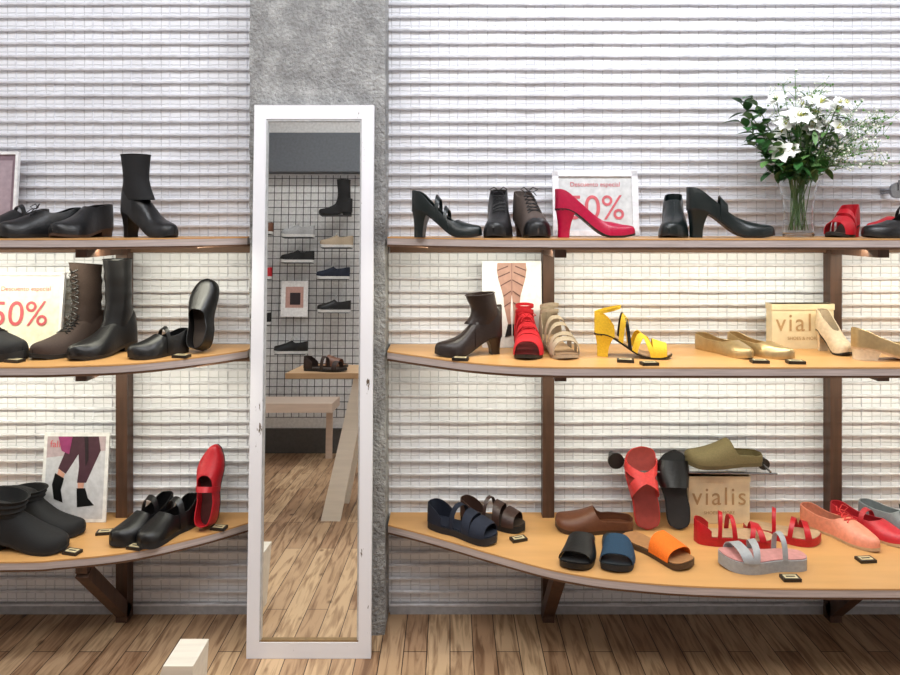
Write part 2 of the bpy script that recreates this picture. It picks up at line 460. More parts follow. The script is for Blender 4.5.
# ------------------------------------------------------------------ shelves
top_m=mat_wood((208,158,100),.34,.9,(2,12,10)); edge_m=mat_wood((196,182,178),.5,.75,(4,4,120)); under_m=mat_wood((104,74,54),.6)
post_m=mat_wood((84,58,44),.5,.6,(30,30,3))
def catm(P,n=8):
    out=[]
    for i in range(len(P)-1):
        p0=P[max(i-1,0)];p1=P[i];p2=P[i+1];p3=P[min(i+2,len(P)-1)]
        for k in range(n):
            t=k/n
            out.append(tuple(.5*((2*p1[a])+(-p0[a]+p2[a])*t+(2*p0[a]-5*p1[a]+4*p2[a]-p3[a])*t*t+(-p0[a]+3*p1[a]-3*p2[a]+p3[a])*t**3) for a in(0,1)))
    out.append(P[-1]); return out
def shelf(pts,zt,xa,xb,th=.030):
    fr=catm(pts); yb=2.2
    poly=[(fr[0][0],yb)]+fr+[(fr[-1][0],yb)]
    mb=MB(); n=len(poly)
    def layer(z0,z1,m,ins=0):
        v=[Vector((p[0],min(yb,p[1]+ins),z0)) for p in poly]+[Vector((p[0],min(yb,p[1]+ins),z1)) for p in poly]
        mb.add(v,[[i,(i+1)%n,n+(i+1)%n,n+i] for i in range(n)],m)
        mb.add(v,[list(range(n))[::-1],[n+i for i in range(n)]],m)
    layer(zt-.004,zt,top_m); layer(zt-.023,zt-.004,edge_m,.001); layer(zt-th,zt-.023,under_m,.004)
    cuts=[x for x in (-1.033,.31,1.214) if xa<x<xb]; a=xa
    for c in cuts+[None]:
        e=(c-.019) if c is not None else xb
        mb.box(a,e,2.1995,2.243,zt-.004,zt,top_m); mb.box(a,e,2.1995,2.243,zt-th,zt-.004,under_m)
        mb.box(a,e,2.222,2.243,zt-.052,zt-th,under_m)
        if c is not None: a=c+.019
    return mb.obj('display_shelf',smooth=True,angle=30)
Z1,Z2,Z3=1.215,.869,.33
R3=[(-.190,2.15),(-.10,2.10),(0,2.04),(.14,1.95),(.29,1.865),(.45,1.815),(.70,1.783),(1.14,1.775),(1.95,1.78)]
R2=[(-.190,2.12),(-.08,2.04),(.03,1.965),(.13,1.92),(.25,1.893),(.5,1.885),(1.95,1.885)]
L3=[(-.620,2.17),(-.74,2.07),(-.90,1.975),(-1.07,1.93),(-1.23,1.915),(-1.95,1.915)]
L2=[(-.620,2.14),(-.725,2.035),(-.88,1.935),(-1.05,1.90),(-1.21,1.89),(-1.95,1.89)]
for zz,p in ((Z1,R2),(Z2,R2),(Z3,R3)): shelf(p,zz,-.19,1.95)
for zz,p in ((Z1,L2),(Z2,L2),(Z3,L3)): shelf(p,zz,-1.95,-.62)
def post(x):
    mb=MB()
    mb.box(x-.018,x+.018,2.2005,2.243,0.0,Z1-.001,post_m)
    for zz in (Z1,Z2,Z3):
        mb.box(x-.016,x+.016,1.96,2.2005,zz-.055,zz-.031,post_m)
    a=Vector((x,2.215,.03)); b=Vector((x,1.975,Z3-.055)); d=(b-a)
    T=Matrix.Translation(a)@d.to_track_quat('Z','X').to_matrix().to_4x4()
    mb.box(-.018,.018,-.018,.018,-.01,d.length,post_m,T)
    mb.obj('shelf_support_post',smooth=False)
for x in (.31,1.214,-1.033): post(x)

# ------------------------------------------------------------------ mirror
mb=MB(); fm=mat_chipped()
mm,nt,bb=newmat('mirror_silver'); bb.inputs['Metallic'].default_value=1; bb.inputs['Roughness'].default_value=0.0; bb.inputs['Base Color'].default_value=(.88,.89,.88,1)
W2=.1795; HM=1.612; fw=.036
mb.box(-W2,-W2+fw,0,.022,0,HM,fm); mb.box(W2-fw,W2,0,.022,0,HM,fm)
mb.box(-W2+fw,W2-fw,0,.022,HM-.042,HM,fm); mb.box(-W2+fw,W2-fw,0,.022,0,.045,fm)
gold=M((150,122,84),.4,.3); sil=M((196,198,200),.3,.4)
for (a,b,c,d) in ((-W2+fw,-W2+fw+.005,.045,HM-.042),(W2-fw-.005,W2-fw,.045,HM-.042),(-W2+fw,W2-fw,HM-.048,HM-.042)):
    mb.box(a,b,.003,.012,c,d,sil)
mb.box(-W2+fw,W2-fw,.003,.012,.045,.050,gold)
mb.add([(-W2+fw,.011,.045),(W2-fw,.011,.045),(W2-fw,.011,HM-.042),(-W2+fw,.011,HM-.042)],[[0,1,2,3]],mm)
mb.box(-W2+.004,W2-.004,.0225,.026,.01,HM-.01,under_m)
T=Matrix.Translation((-.408,2.018,0))@Matrix.Rotation(math.radians(-3.0),4,'X')
mb.obj('leaning_mirror',T,rest=0,smooth=False)

# ------------------------------------------------------------------ cards & signs
def textgeo(txt,size,sx=1.0,sp=1.0):
    cu=bpy.data.curves.new('t','FONT'); cu.body=txt; cu.size=size; cu.align_x='CENTER'; cu.space_character=sp
    o=bpy.data.objects.new('t',cu); scene.collection.objects.link(o)
    dg=bpy.context.evaluated_depsgraph_get(); dg.update()
    me=bpy.data.meshes.new_from_object(o.evaluated_get(dg))
    v=[Vector((p.co.x*sx,p.co.y,0)) for p in me.vertices]; f=[list(p.vertices) for p in me.polygons]
    bpy.data.objects.remove(o); bpy.data.meshes.remove(me); bpy.data.curves.remove(cu)
    return v,f
def card(name,xc,y,rest,w,h,bg,polys=(),texts=(),frame=None,th=.006,tilt=4,rz=0,framew=.008):
    mb=MB(); mb.box(-w/2,w/2,0,th,0,h,bg)
    if frame:
        for (a,b,c,d) in ((-w/2-.001,-w/2+framew,0,h),(w/2-framew,w/2+.001,0,h),(-w/2,w/2,0,framew),(-w/2,w/2,h-framew,h+.001)):
            mb.box(a,b,-.006,th,c,d,frame)
    for i,(m,pl) in enumerate(polys):
        yy=-.0006-.0002*i
        mb.add([(-w/2+u*w,yy,v*h) for u,v in pl],[list(range(len(pl)))],m)
    for (t,sz,u,v,m) in texts:
        vv,ff=textgeo(t,sz); mb.add([(-w/2+u*w+p.x,-.002,v*h+p.y) for p in vv],ff,m)
    T=Matrix.Translation((xc,y,0))@Matrix.Rotation(math.radians(rz),4,'Z')@Matrix.Rotation(math.radians(-tilt),4,'X')
    return mb.obj(name,T,rest=rest+.0004,smooth=False)
white=M((236,236,236),.5,bump=0); pinkt=M((206,98,106),.5,bump=0)
cream=M((226,208,172),.6,bump=0,scale=20); plum=M((74,44,56),.6,bump=0); dkp=M((40,28,34),.6,bump=0); skin=M((214,160,140),.5,bump=0)
softg=M((205,206,212),.5,bump=0); blk=M((16,16,18),.4,bump=0); mauve=M((134,112,122),.5,bump=0)
glaz=M((240,240,244),.2,bump=0)
card('discount_sign',.452,2.165,Z1,.264,.205,M((212,214,214),.3,bump=0),texts=[('50%',.108,.5,.26,pinkt),('Descuento especial',.020,.5,.76,pinkt)],frame=glaz,tilt=7,framew=.018)
card('discount_sign',-1.34,2.165,Z2,.27,.232,M((236,236,214),.5,bump=0),texts=[('50%',.108,.50,.30,pinkt),('Descuento especial',.020,.56,.76,pinkt)],frame=glaz,tilt=7)
card('framed_poster',-1.45,2.18,Z1,.19,.265,mauve,polys=[(M((168,150,158),.5,bump=0),[(.1,.1),(.9,.1),(.9,.9),(.1,.9)])],frame=white,tilt=5)
legc=M((178,138,124),.5,bump=0); line=M((104,70,64),.5,bump=0); legd=M((150,112,102),.5,bump=0)
card('fashion_poster',.193,2.175,Z2,.186,.268,white,polys=[
 (legc,[(.26,.98),(.74,.98),(.75,.90),(.73,.80),(.68,.68),(.64,.58),(.63,.48),(.60,.38),(.565,.26),(.515,.26),(.525,.40),(.515,.50),(.50,.62),(.485,.50),(.475,.40),(.485,.26),(.435,.26),(.40,.38),(.37,.48),(.36,.58),(.32,.68),(.27,.80),(.25,.90)]),
 (legd,[(.49,.98),(.51,.98),(.51,.62),(.50,.60),(.49,.62)]),
 (line,[(.26,.90),(.44,.95),(.44,.935),(.26,.885)]),(line,[(.27,.82),(.47,.88),(.47,.865),(.27,.805)]),(line,[(.31,.72),(.49,.79),(.49,.775),(.31,.705)]),(line,[(.36,.60),(.485,.66),(.485,.645),(.36,.585)]),(line,[(.37,.48),(.48,.53),(.48,.515),(.37,.465)]),
 (line,[(.74,.90),(.56,.95),(.56,.935),(.74,.885)]),(line,[(.73,.82),(.53,.88),(.53,.865),(.73,.805)]),(line,[(.69,.72),(.51,.79),(.51,.775),(.69,.705)]),(line,[(.64,.60),(.515,.66),(.515,.645),(.64,.585)]),(line,[(.63,.48),(.52,.53),(.52,.515),(.63,.465)]),
 (blk,[(.43,.27),(.488,.27),(.49,.14),(.38,.12)]),(blk,[(.512,.27),(.57,.27),(.62,.12),(.51,.14)])],tilt=4)
card('fashion_poster',-1.168,2.165,Z3,.203,.270,white,polys=[
 (softg,[(.05,.04),(.95,.04),(.95,.96),(.05,.96)]),
 (M((188,170,176),.5,bump=0),[(.05,.72),(.95,.80),(.95,.96),(.05,.96)]),
 (plum,[(.42,.96),(.84,.96),(.88,.80),(.78,.62),(.68,.44),(.54,.44),(.56,.62),(.54,.76),(.46,.66),(.36,.54),(.24,.60),(.32,.76)]),
 (skin,[(.55,.44),(.65,.44),(.64,.36),(.56,.36)]),(skin,[(.25,.60),(.35,.54),(.32,.48),(.23,.53)]),
 (blk,[(.54,.38),(.67,.38),(.72,.27),(.82,.19),(.56,.17)]),(blk,[(.20,.55),(.34,.49),(.30,.36),(.34,.22),(.20,.26),(.16,.42)]),
 (dkp,[(.62,.96),(.68,.96),(.70,.70),(.66,.62)]),(M((150,60,110),.5,bump=0),[(.22,.96),(.44,.96),(.40,.76),(.28,.80)])],texts=[('fall',.03,.18,.84,pinkt)],tilt=6)
brownt=M((178,144,102),.6,bump=0)
def signbox(xc,y,rest,w,h):
    mb=MB(); d=.04; mb.box(-w/2,w/2,0,d,0,h,cream)
    mb.box(-w/2-.002,w/2+.002,-.002,d+.002,h-.018,h,cream)
    vv,ff=textgeo('vialis',.078,.95,1.15); mb.add([(p.x,-.0012,h*.40+p.y) for p in vv],ff,brownt)
    vv,ff=textgeo('SHOES & MORE',.014); mb.add([(p.x,-.0012,h*.20+p.y) for p in vv],ff,brownt)
    return mb.obj('cardboard_shoe_box',Matrix.Translation((xc,y,0)),rest=rest+.0004,smooth=False)
signbox(1.088,2.158,Z2,.19,.138); signbox(.83,2.158,Z3,.188,.146)

tagb=M((30,24,20),.4,bump=0); tagp=M((206,190,150),.6,bump=0)
def tag(px,py,z,rz=-20):
    mb=MB(); mb.box(-.023,.023,-.014,.014,0,.008,tagb); mb.box(-.017,.017,-.009,.009,.008,.0086,tagp); mb.box(-.012,.012,-.003,.003,.0086,.0089,tagb)
    mb.obj('price_tag',Matrix.Translation((px,py,0))@Matrix.Rotation(math.radians(rz),4,'Z'),rest=z+.0004,smooth=False)
for (a,b,c,d) in ((-1.215,1.955,Z2,-15),(-.775,2.02,Z2,-10),(-1.06,1.965,Z3,-15),(-1.03,2.09,Z3,10),(-.895,1.995,Z3,-15),(-.70,2.12,Z3,-10),
    (.03,1.980,Z2,-10),(.49,1.955,Z2,-12),(.545,1.915,Z2,5),(.86,1.945,Z2,-5),(.955,1.935,Z2,-5),
    (.20,2.045,Z3,20),(.885,1.82,Z3,0),(1.33,1.96,Z3,-5),(1.14,1.92,Z3,5)):
    tag(a,b,c,d)

# ------------------------------------------------------------------ shoes placement
BLK=LE((14,14,16),.36); BLKM=SU((20,20,22)); GRN=LE((12,22,22),.32); BRN=LE((38,27,24),.34); DBR=SU((56,42,36))
MAG=LE((172,8,58),.32); RED=SU((186,16,30)); REDL=LE((178,18,32),.4); TAU2=SU((166,150,128)); YEL=SU((226,184,44))
GOLD=M((186,160,116),.32,.65,.08,90,.2); NAVY=SU((20,27,44)); TAN=LE((104,62,40),.45); COR=LE((212,60,58),.45); BLU=SU((22,54,78))
ORG=SU((230,108,16)); GRY=LE((156,158,160),.5); PCH=LE((222,140,112),.5); KHK=SU((106,94,62)); BEI=LE((206,186,158),.5)
rub=M((28,27,27),.75); tanS=M((160,116,76),.5); NUD=M((190,158,124),.5); dkS=M((60,42,32),.5); whiteS=M((210,210,208),.5)
# left shelf 1
shoe('black_flat_shoe',-1.285,2.05,Z1,238,BLK,L=.21,W=.08,xo=.50,hcb=.075,hcm=.058,ts=.009,th=1.05,straps=[(.40,.40,.06)])
shoe('black_flat_shoe',-1.180,2.02,Z1,230,BLK,L=.215,W=.082,xo=.5,hcb=.078,hcm=.06,ts=.010,side=-1,th=1.05,laces=2)
shoe('black_clog_shoe',-1.075,2.045,Z1,252,BLK,L=.205,W=.082,H=.02,heel='low',xo=.46,hcb=.07,hcm=.066,ts=.008,solem=dkS,heelm=dkS,th=1.05)
shoe('black_heeled_ankle_boot',-.873,2.03,Z1,-22,BLK,H=.068,L=.185,W=.076,upper='boot',heel='block',ts=.006,
     shaft=dict(h=.24,r=.038,rt=.044,dx=-.008,m=BLKM))
# left shelf 2
shoe('black_sneaker',-1.335,2.02,Z2,-18,BLKM,L=.26,W=.095,xo=.48,hcb=.07,hcm=.058,ts=.020,solem=rub,laces=5,welt=.004)
shoe('brown_tall_boot',-1.135,2.09,Z2,246,DBR,L=.235,W=.09,upper='boot',H=.015,heel='low',ts=.012,solem=rub,heelm=rub,welt=.005,laces=4,strapm=BLK,
     shaft=dict(h=.262,r=.044,rt=.047,wr=.0018,slant=.006,lace=1))
shoe('black_knee_boot',-1.025,2.07,Z2,248,BLK,L=.225,W=.086,upper='boot',H=.018,heel='low',ts=.010,welt=.003,
     shaft=dict(h=.278,r=.040,rt=.043,wr=.0015))
shoe('black_slip_on_shoe',-.855,2.055,Z2,228,BLK,L=.175,W=.078,xo=.56,hcb=.06,hcm=.046,ts=.009,th=.9,straps=[(.42,.42,.07)])
shoe('black_loafer',-.750,2.12,Z2,84,BLK,L=.215,W=.08,xo=.54,hcb=.05,hcm=.042,ts=.009,pitch=74,th=.85)
# left shelf 3
shoe('black_ankle_boot',-1.21,1.995,Z3,-8,BLKM,L=.25,W=.095,H=.03,upper='boot',heel='low',ts=.010,solem=rub,heelm=rub,shaft=dict(h=.150,r=.050,rt=.058,wr=.003,slant=-.012))
shoe('black_ankle_boot',-1.215,2.105,Z3,-10,BLKM,L=.25,W=.09,H=.03,upper='boot',heel='low',ts=.010,solem=rub,heelm=rub,side=-1,shaft=dict(h=.125,r=.048,rt=.052,wr=.002))
shoe('black_mary_jane_flat',-.920,2.095,Z3,246,BLK,L=.215,W=.082,xo=.58,hcb=.072,hcm=.045,ts=.014,solem=rub,straps=[(.36,.40,.08)],th=1.0)
shoe('black_mary_jane_flat',-.833,2.08,Z3,248,BLK,L=.215,W=.082,xo=.58,hcb=.072,hcm=.045,ts=.014,solem=rub,straps=[(.36,.40,.08)],th=1.0,side=-1)
shoe('red_mary_jane_shoe',-.738,2.145,Z3,84,REDL,L=.235,W=.082,xo=.62,hcb=.05,hcm=.04,ts=.008,pitch=74,straps=[(.45,.45,.07)],toe='almond',inm=M((70,30,28),.5),th=.8)
# right shelf 1
shoe('dark_green_heeled_pump',-.01,2.02,Z1,-14,GRN,H=.075,L=.205,W=.076,toe='almond',xo=.66,hcb=.055,hcm=.034,straps=[(.38,.38,.05),(.50,.50,.05)],heel='block',th=.85)
shoe('black_lace_up_heel',.137,2.06,Z1,-99,BLK,H=.05,L=.21,W=.078,xo=.42,hcb=.088,hcm=.083,th=1.25,laces=5,heel='block')
shoe('taupe_lace_up_heel',.232,2.06,Z1,-82,SU((84,72,66)),H=.05,L=.21,W=.078,xo=.42,hcb=.083,hcm=.078,th=1.25,laces=5,heel='block',strapm=BLK,toecap=(BLK,.82))
shoe('magenta_heeled_pump',.418,2.02,Z1,-5,MAG,H=.078,L=.225,W=.076,toe='point',xo=.70,hcb=.055,hcm=.036,heel='block',inm=NUD,th=.82)
shoe('black_heeled_bootie',.655,2.07,Z1,248,GRN,H=.04,L=.20,W=.078,xo=.42,hcb=.085,hcm=.072,th=1.15,heel='block')
shoe('black_mary_jane_heel',.80,2.0,Z1,-12,GRN,H=.078,L=.235,W=.08,toe='almond',xo=.68,hcb=.06,hcm=.042,heel='block',straps=[(.42,.42,.09)],th=.85)
shoe('red_flat_sandal',1.160,2.07,Z1,215,REDL,L=.13,W=.070,H=.03,heel='low',upper='none',counter=.4,hcb=.06,straps=[(.55,.55,.08),(.78,.78,.25)],ts=.008)
shoe('black_mary_jane_shoe',1.275,1.99,Z1,-170,BLK,L=.22,W=.08,H=.05,xo=.66,hcb=.058,hcm=.035,straps=[(.42,.42,.06)],heel='block',th=.85)
shoe('red_ballet_flat',1.34,2.11,Z1,188,REDL,L=.19,W=.076,xo=.64,hcb=.055,hcm=.045,toe='point',ts=.008)
# right shelf 2
shoe('brown_heeled_ankle_boot',.055,2.065,Z2,192,BRN,H=.05,L=.20,W=.082,upper='boot',heel='block',shaft=dict(h=.178,r=.040,rt=.044,slant=-.004,dx=.012),toe='almond',straps=[(.34,.42,.05)])
shoe('red_strappy_sandal',.222,2.075,Z2,-95,RED,L=.20,W=.080,upper='none',counter=.3,hcb=.085,H=.03,heel='block',straps=[(.80,.80,.20),(.62,.68,.06),(.68,.60,.06),(.5,.56,.05),(.56,.5,.05),(.40,.40,.04)],ankle=(.072,.09),laces=4,ts=.010,th=1.1,inm=M((110,30,34),.5))
shoe('taupe_strappy_sandal',.315,2.075,Z2,-80,TAU2,L=.20,W=.080,upper='none',counter=.3,hcb=.085,H=.03,heel='block',straps=[(.82,.82,.12),(.66,.74,.06),(.74,.62,.06),(.55,.5,.05),(.40,.46,.05)],ankle=(.072,.09),solem=TAU2,inm=NUD,ts=.010,th=1.1)
shoe('yellow_heeled_sandal',.53,2.03,Z2,-12,YEL,H=.062,L=.215,W=.08,upper='none',counter=.26,hcb=.058,heel='block',heelm=YEL,solem=BLK,inm=NUD,
     straps=[(.84,.84,.18),(.52,.76,.07),(.76,.50,.07),(.34,.46,.06),(.46,.32,.05,BLK)],ankle=(.062,),strapm=YEL)
shoe('gold_ballet_flat',.815,2.085,Z2,-68,GOLD,L=.215,W=.074,xo=.66,hcb=.04,hcm=.03,ts=.006,th=.72,solem=GOLD,toe='almond',inm=NUD)
shoe('gold_ballet_flat',.920,2.075,Z2,-60,GOLD,L=.215,W=.074,xo=.66,hcb=.045,hcm=.03,ts=.006,th=.72,solem=GOLD,side=-1,toe='almond',inm=NUD)
shoe('beige_heeled_pump',1.145,2.09,Z2,-76,BEI,H=.06,L=.11,W=.062,xo=.6,hcb=.06,hcm=.05,heel='block',th=.8)
shoe('gold_low_heel_pump',1.26,1.985,Z2,-8,GOLD,H=.03,L=.225,W=.078,xo=.66,hcb=.052,hcm=.036,heel='low',th=.8,solem=NUD,heelm=BEI,toe='almond',inm=NUD)
# right shelf 3
shoe('navy_strap_sandal',.035,2.085,Z3,-36,NAVY,L=.235,W=.088,upper='none',counter=.28,hcb=.055,ts=.020,solem=M((26,28,34),.6),straps=[(.82,.82,.20),(.66,.58,.12),(.42,.48,.06)],inm=NAVY,th=.85)
shoe('brown_strap_sandal',.130,2.150,Z3,-28,LE((62,42,36),.45),L=.21,W=.080,upper='none',counter=.28,hcb=.052,ts=.016,solem=rub,straps=[(.80,.80,.18),(.62,.56,.12),(.42,.46,.05)],th=.85)
shoe('brown_mule_slipper',.437,2.125,Z3,176,TAN,L=.23,W=.090,xo=.52,hcb=.022,hcm=.024,ts=.012,solem=M((60,40,30),.5),inm=TAN,th=.85,toe='square')
shoe('coral_slide_sandal',.597,2.12,Z3,92,COR,L=.235,W=.092,upper='none',ts=.012,solem=M((190,56,52),.5),inm=M((142,52,46),.6),straps=[(.44,.80,.13),(.80,.44,.13)],pitch=74,toe='square',th=.75)
shoe('black_slipper',.692,2.12,Z3,86,BLK,L=.225,W=.090,upper='none',ts=.010,solem=BLK,inm=M((34,34,36),.7),straps=[(.70,.70,.34)],pitch=74,toe='round',th=.7)
shoe('black_slide_sandal',.360,1.965,Z3,250,BLK,L=.21,W=.084,upper='none',ts=.014,solem=BLK,inm=BLKM,straps=[(.70,.70,.38)],th=.68,toe='square')
shoe('blue_slide_sandal',.460,1.955,Z3,-104,BLU,L=.21,W=.084,upper='none',ts=.014,solem=rub,inm=M((30,40,46),.5),straps=[(.70,.70,.38)],th=.68,toe='square')
shoe('orange_slide_sandal',.577,1.965,Z3,-58,ORG,L=.225,W=.086,upper='none',ts=.014,solem=M((70,50,34),.5),inm=tanS,straps=[(.68,.68,.32)],th=.68,toe='square')
shoe('red_platform_sandal',.82,2.025,Z3,-12,REDL,L=.215,W=.084,upper='none',ts=.024,solem=REDL,inm=NUD,counter=.2,hcb=.04,straps=[(.84,.76,.08),(.70,.80,.06),(.50,.44,.06),(.30,.36,.05)],th=.7)
shoe('red_platform_sandal',.98,2.07,Z3,-24,REDL,L=.205,W=.084,upper='none',ts=.020,solem=REDL,inm=NUD,straps=[(.84,.76,.08),(.60,.70,.06),(.40,.40,.05)],side=-1,th=.75)
shoe('grey_platform_sandal',.845,1.895,Z3,178,GRY,L=.23,W=.088,upper='none',ts=.030,solem=GRY,inm=M((200,140,136),.5),straps=[(.84,.74,.12),(.58,.66,.08),(.30,.30,.06)],th=.62,strapm=GRY)
shoe('coral_flat_shoe',1.150,2.07,Z3,-62,PCH,L=.235,W=.084,xo=.56,hcb=.05,hcm=.04,ts=.008,solem=NUD,laces=3,strapm=COR,toe='almond',th=.9)
shoe('red_flat_shoe',1.248,2.09,Z3,-62,LE((190,38,50),.4),L=.225,W=.080,xo=.64,hcb=.05,hcm=.036,ts=.008,solem=NUD,toe='almond',straps=[(.46,.46,.06)],th=.8)
shoe('grey_flat_loafer',1.343,2.10,Z3,-62,LE((140,148,152),.4),L=.225,W=.080,xo=.54,hcb=.05,hcm=.044,ts=.010,solem=M((70,60,54),.5),toe='round',laces=2,strapm=BLK,th=.9)

# ------------------------------------------------------------------ wall rail with sandal, knob
chrome=M((150,152,155),.25,.9,bump=0); dkch=M((60,60,62),.3,.8,bump=0)
mb=MB()
mb.disc((.52,2.19,.512),(0,1,0),.025,.010,dkch); mb.disc((.52,2.20,.512),(0,1,0),.010,.055,chrome)
mb.tube([(.52,2.205,.512),(1.0,2.205,.500)],.0055,chrome,10)
mb.tube([(.55,2.14,.497),(1.0,2.14,.490)],.0035,chrome,8)
for x in (.56,.98): mb.tube([(x,2.14,.495),(x,2.205,.505)],.0035,chrome,8)
mb.disc((.985,2.195,.50),(0,1,0),.018,.060,dkch)
mb.obj('wall_display_rail')
shoe('khaki_slide_sandal',.845,2.165,.5125,184,KHK,L=.235,W=.088,ts=.012,solem=M((92,82,54),.6),inm=KHK,xo=.46,hcb=.02,hcm=.022,th=.95,toe='square')
mb=MB(); mb.disc((1.392,2.17,1.358),(0,1,0),.025,.012,chrome,24); mb.disc((1.392,2.182,1.358),(0,1,0),.009,.072,chrome,16)
mb.tube([(1.392,2.17,1.358),(1.392,2.168,1.39)],.004,chrome,8); mb.obj('wall_peg_knob')

# ------------------------------------------------------------------ vase and flowers
vx,vy=1.040,2.09
fl=empty('flower_vase',(vx,vy,Z1))
def ch(o):
    o.parent=fl; o.matrix_parent_inverse=Matrix.Translation((-vx,-vy,-Z1))
gl=mat_glass()
mb=MB()
mb.lathe([(.0,.0004),(.040,.0004),(.044,.006),(.040,.05),(.041,.09),(.047,.13),(.058,.168),(.0555,.168),(.0445,.13),(.0385,.09),(.0375,.05),(.039,.014),(.0,.012)],(vx,vy,Z1),gl)
ch(mb.obj('glass_vase'))
mb=MB(); stem=M((80,112,58),.5); leaf=M((46,92,42),.45,scale=30,var=.35); leaf2=M((92,132,70),.5,scale=30); petal=M((246,246,240),.45,bump=0,var=.03); bud=M((240,242,228),.5,bump=0); cen=M((190,190,90),.5)
base=Vector((vx,vy,Z1+.02))
def curve(p0,p1,bow,n=7):
    p0=Vector(p0);p1=Vector(p1); return [p0.lerp(p1,i/n)+bow*math.sin(pi*i/n) for i in range(n+1)]
def leafm(p,d,l,w,m,up=Vector((0,0,1))):
    d=d.normalized(); sd=d.cross(up); sd=sd.normalized() if sd.length>1e-3 else Vector((0,1,0)); nn=sd.cross(d)
    V=[];n=5
    for i in range(n+1):
        t=i/n; ww=w*math.sin(pi*min(1,t*.95+.03))**.8; c=p+d*l*t - nn*l*.25*t*t
        V+= [c-sd*ww+nn*ww*.3, c, c+sd*ww+nn*ww*.3]
    F=[]
    for i in range(n):
        for k in (0,1): F.append([i*3+k,i*3+k+1,(i+1)*3+k+1,(i+1)*3+k])
    mb.add(V,F,m)
def blossom(p,d,r):
    d=d.normalized(); a=d.orthogonal().normalized(); b=d.cross(a)
    for k in range(6):
        an=k*pi/3+random.uniform(-.15,.15); o=(a*math.cos(an)+b*math.sin(an))
        sd=d.cross(o); V=[]
        for i in range(6):
            t=i/5; ww=r*.34*math.sin(pi*min(1,t*.9+.08)); c=p+o*r*(t*.95)+d*r*(.55*t-.25*t*t*1.6)
            V+=[c-sd*ww+d*ww*.25,c,c+sd*ww+d*ww*.25]
        F=[]
        for i in range(5):
            for q in(0,1): F.append([i*3+q,i*3+q+1,(i+1)*3+q+1,(i+1)*3+q])
        mb.add(V,F,petal)
    for k in range(5):
        an=k*2*pi/5; mb.tube([p,p+d*r*.5+(a*math.cos(an)+b*math.sin(an))*r*.18],r*.03,cen,4)
def ball(p,r,m):
    n=6; mb.lathe([(0,-r),(r*.8,-r*.5),(r*.95,.1*r),(r*.6,r*.8),(0,r)],p,m,n)
heads=[]
for i in range(40):
    an=random.uniform(0,2*pi); rr=random.uniform(0,1)**.55
    hx=vx+.018+.125*rr*math.cos(an); hy=vy-.02+.07*rr*math.sin(an); hz=Z1+.365+random.uniform(-.08,.085)-.06*rr
    heads.append(Vector((hx,hy,hz)))
for i,h in enumerate(heads):
    p0=base+Vector((random.uniform(-.025,.025),random.uniform(-.025,.025),0)); mid=Vector((vx+(h.x-vx)*.3,vy+(h.y-vy)*.3,Z1+.17))
    pts=curve(p0,mid,Vector((0,0,0)),3)[:-1]+curve(mid,h,Vector((0,0,.01)),5)
    if i%2: pts=pts[3:]
    mb.tube(pts,.0015,stem,5)
    d=(h-Vector((vx,vy+.02,Z1+.24))).normalized()+Vector((0,-.55,.1))
    blossom(h,d,random.uniform(.026,.040))
    for k in range(4):
        q=pts[random.randint(len(pts)-4,len(pts)-1)]
        leafm(q,Vector((random.uniform(-1,1),random.uniform(-1,.4),random.uniform(-.3,.7))),random.uniform(.03,.05),.008,random.choice((leaf,leaf2)))
for (tx,tz) in ((-.17,.40),(-.185,.34),(-.15,.28),(-.12,.22),(-.165,.37),(-.09,.19),(-.06,.25),(.05,.20),(.08,.24),(-.13,.42),(-.14,.31),(.03,.28),(-.03,.22),(.10,.29)):
    h=Vector((vx+tx,vy+random.uniform(-.08,.03),Z1+tz)); mid=Vector((vx+tx*.15,vy,Z1+.17))
    pts=curve(mid,h,Vector((0,0,.015)),8); mb.tube([base]+pts,.0014,stem,5)
    for q in pts[1:]:
        for k in range(2):
            leafm(q,Vector((tx*2+random.uniform(-.8,.8),random.uniform(-.9,.5),random.uniform(-.4,.8))),random.uniform(.034,.052),.013,random.choice((leaf,leaf,leaf2)))
for i in range(30):
    if i<22: tx=random.uniform(.07,.27); tz=random.uniform(.19,.39)
    else: tx=random.uniform(-.08,.14); tz=random.uniform(.42,.48)
    h=Vector((vx+tx,vy+random.uniform(-.07,.05),Z1+tz)); mid=Vector((vx+tx*.12,vy,Z1+.17))
    pts=curve(mid,h,Vector((0,0,.02)),8); mb.tube(pts,.0009,leaf2,4)
    for q in pts[3:]:
        for k in range(5):
            e=q+Vector((random.uniform(-.028,.028),random.uniform(-.02,.02),random.uniform(-.012,.03)))
            mb.tube([q,e],.0006,leaf2,3); ball(e,random.uniform(.0022,.0042),random.choice((bud,bud,leaf2)))
ch(mb.obj('bouquet'))

# ------------------------------------------------------------------ small trestle near camera
pale=mat_wood((232,224,210),.5,.9)
def prism(mb,poly,y0,y1,m,T=None):
    n=len(poly); v=[Vector((p[0],y0,p[1])) for p in poly]+[Vector((p[0],y1,p[1])) for p in poly]
    if T: v=[T@q for q in v]
    mb.add(v,[list(range(n)),[n+i for i in range(n)][::-1]]+[[i,n+i,n+(i+1)%n,(i+1)%n] for i in range(n)],m)
mb=MB(); T=Matrix.Translation((-.665,1.80,0))
prism(mb,[(-.095,0),(-.020,.20),(.052,.20),(.040,0),(.005,0),(-.005,.06),(-.055,0)],-.13,-.02,pale,T)
mb.obj('wooden_step_stool',smooth=False)

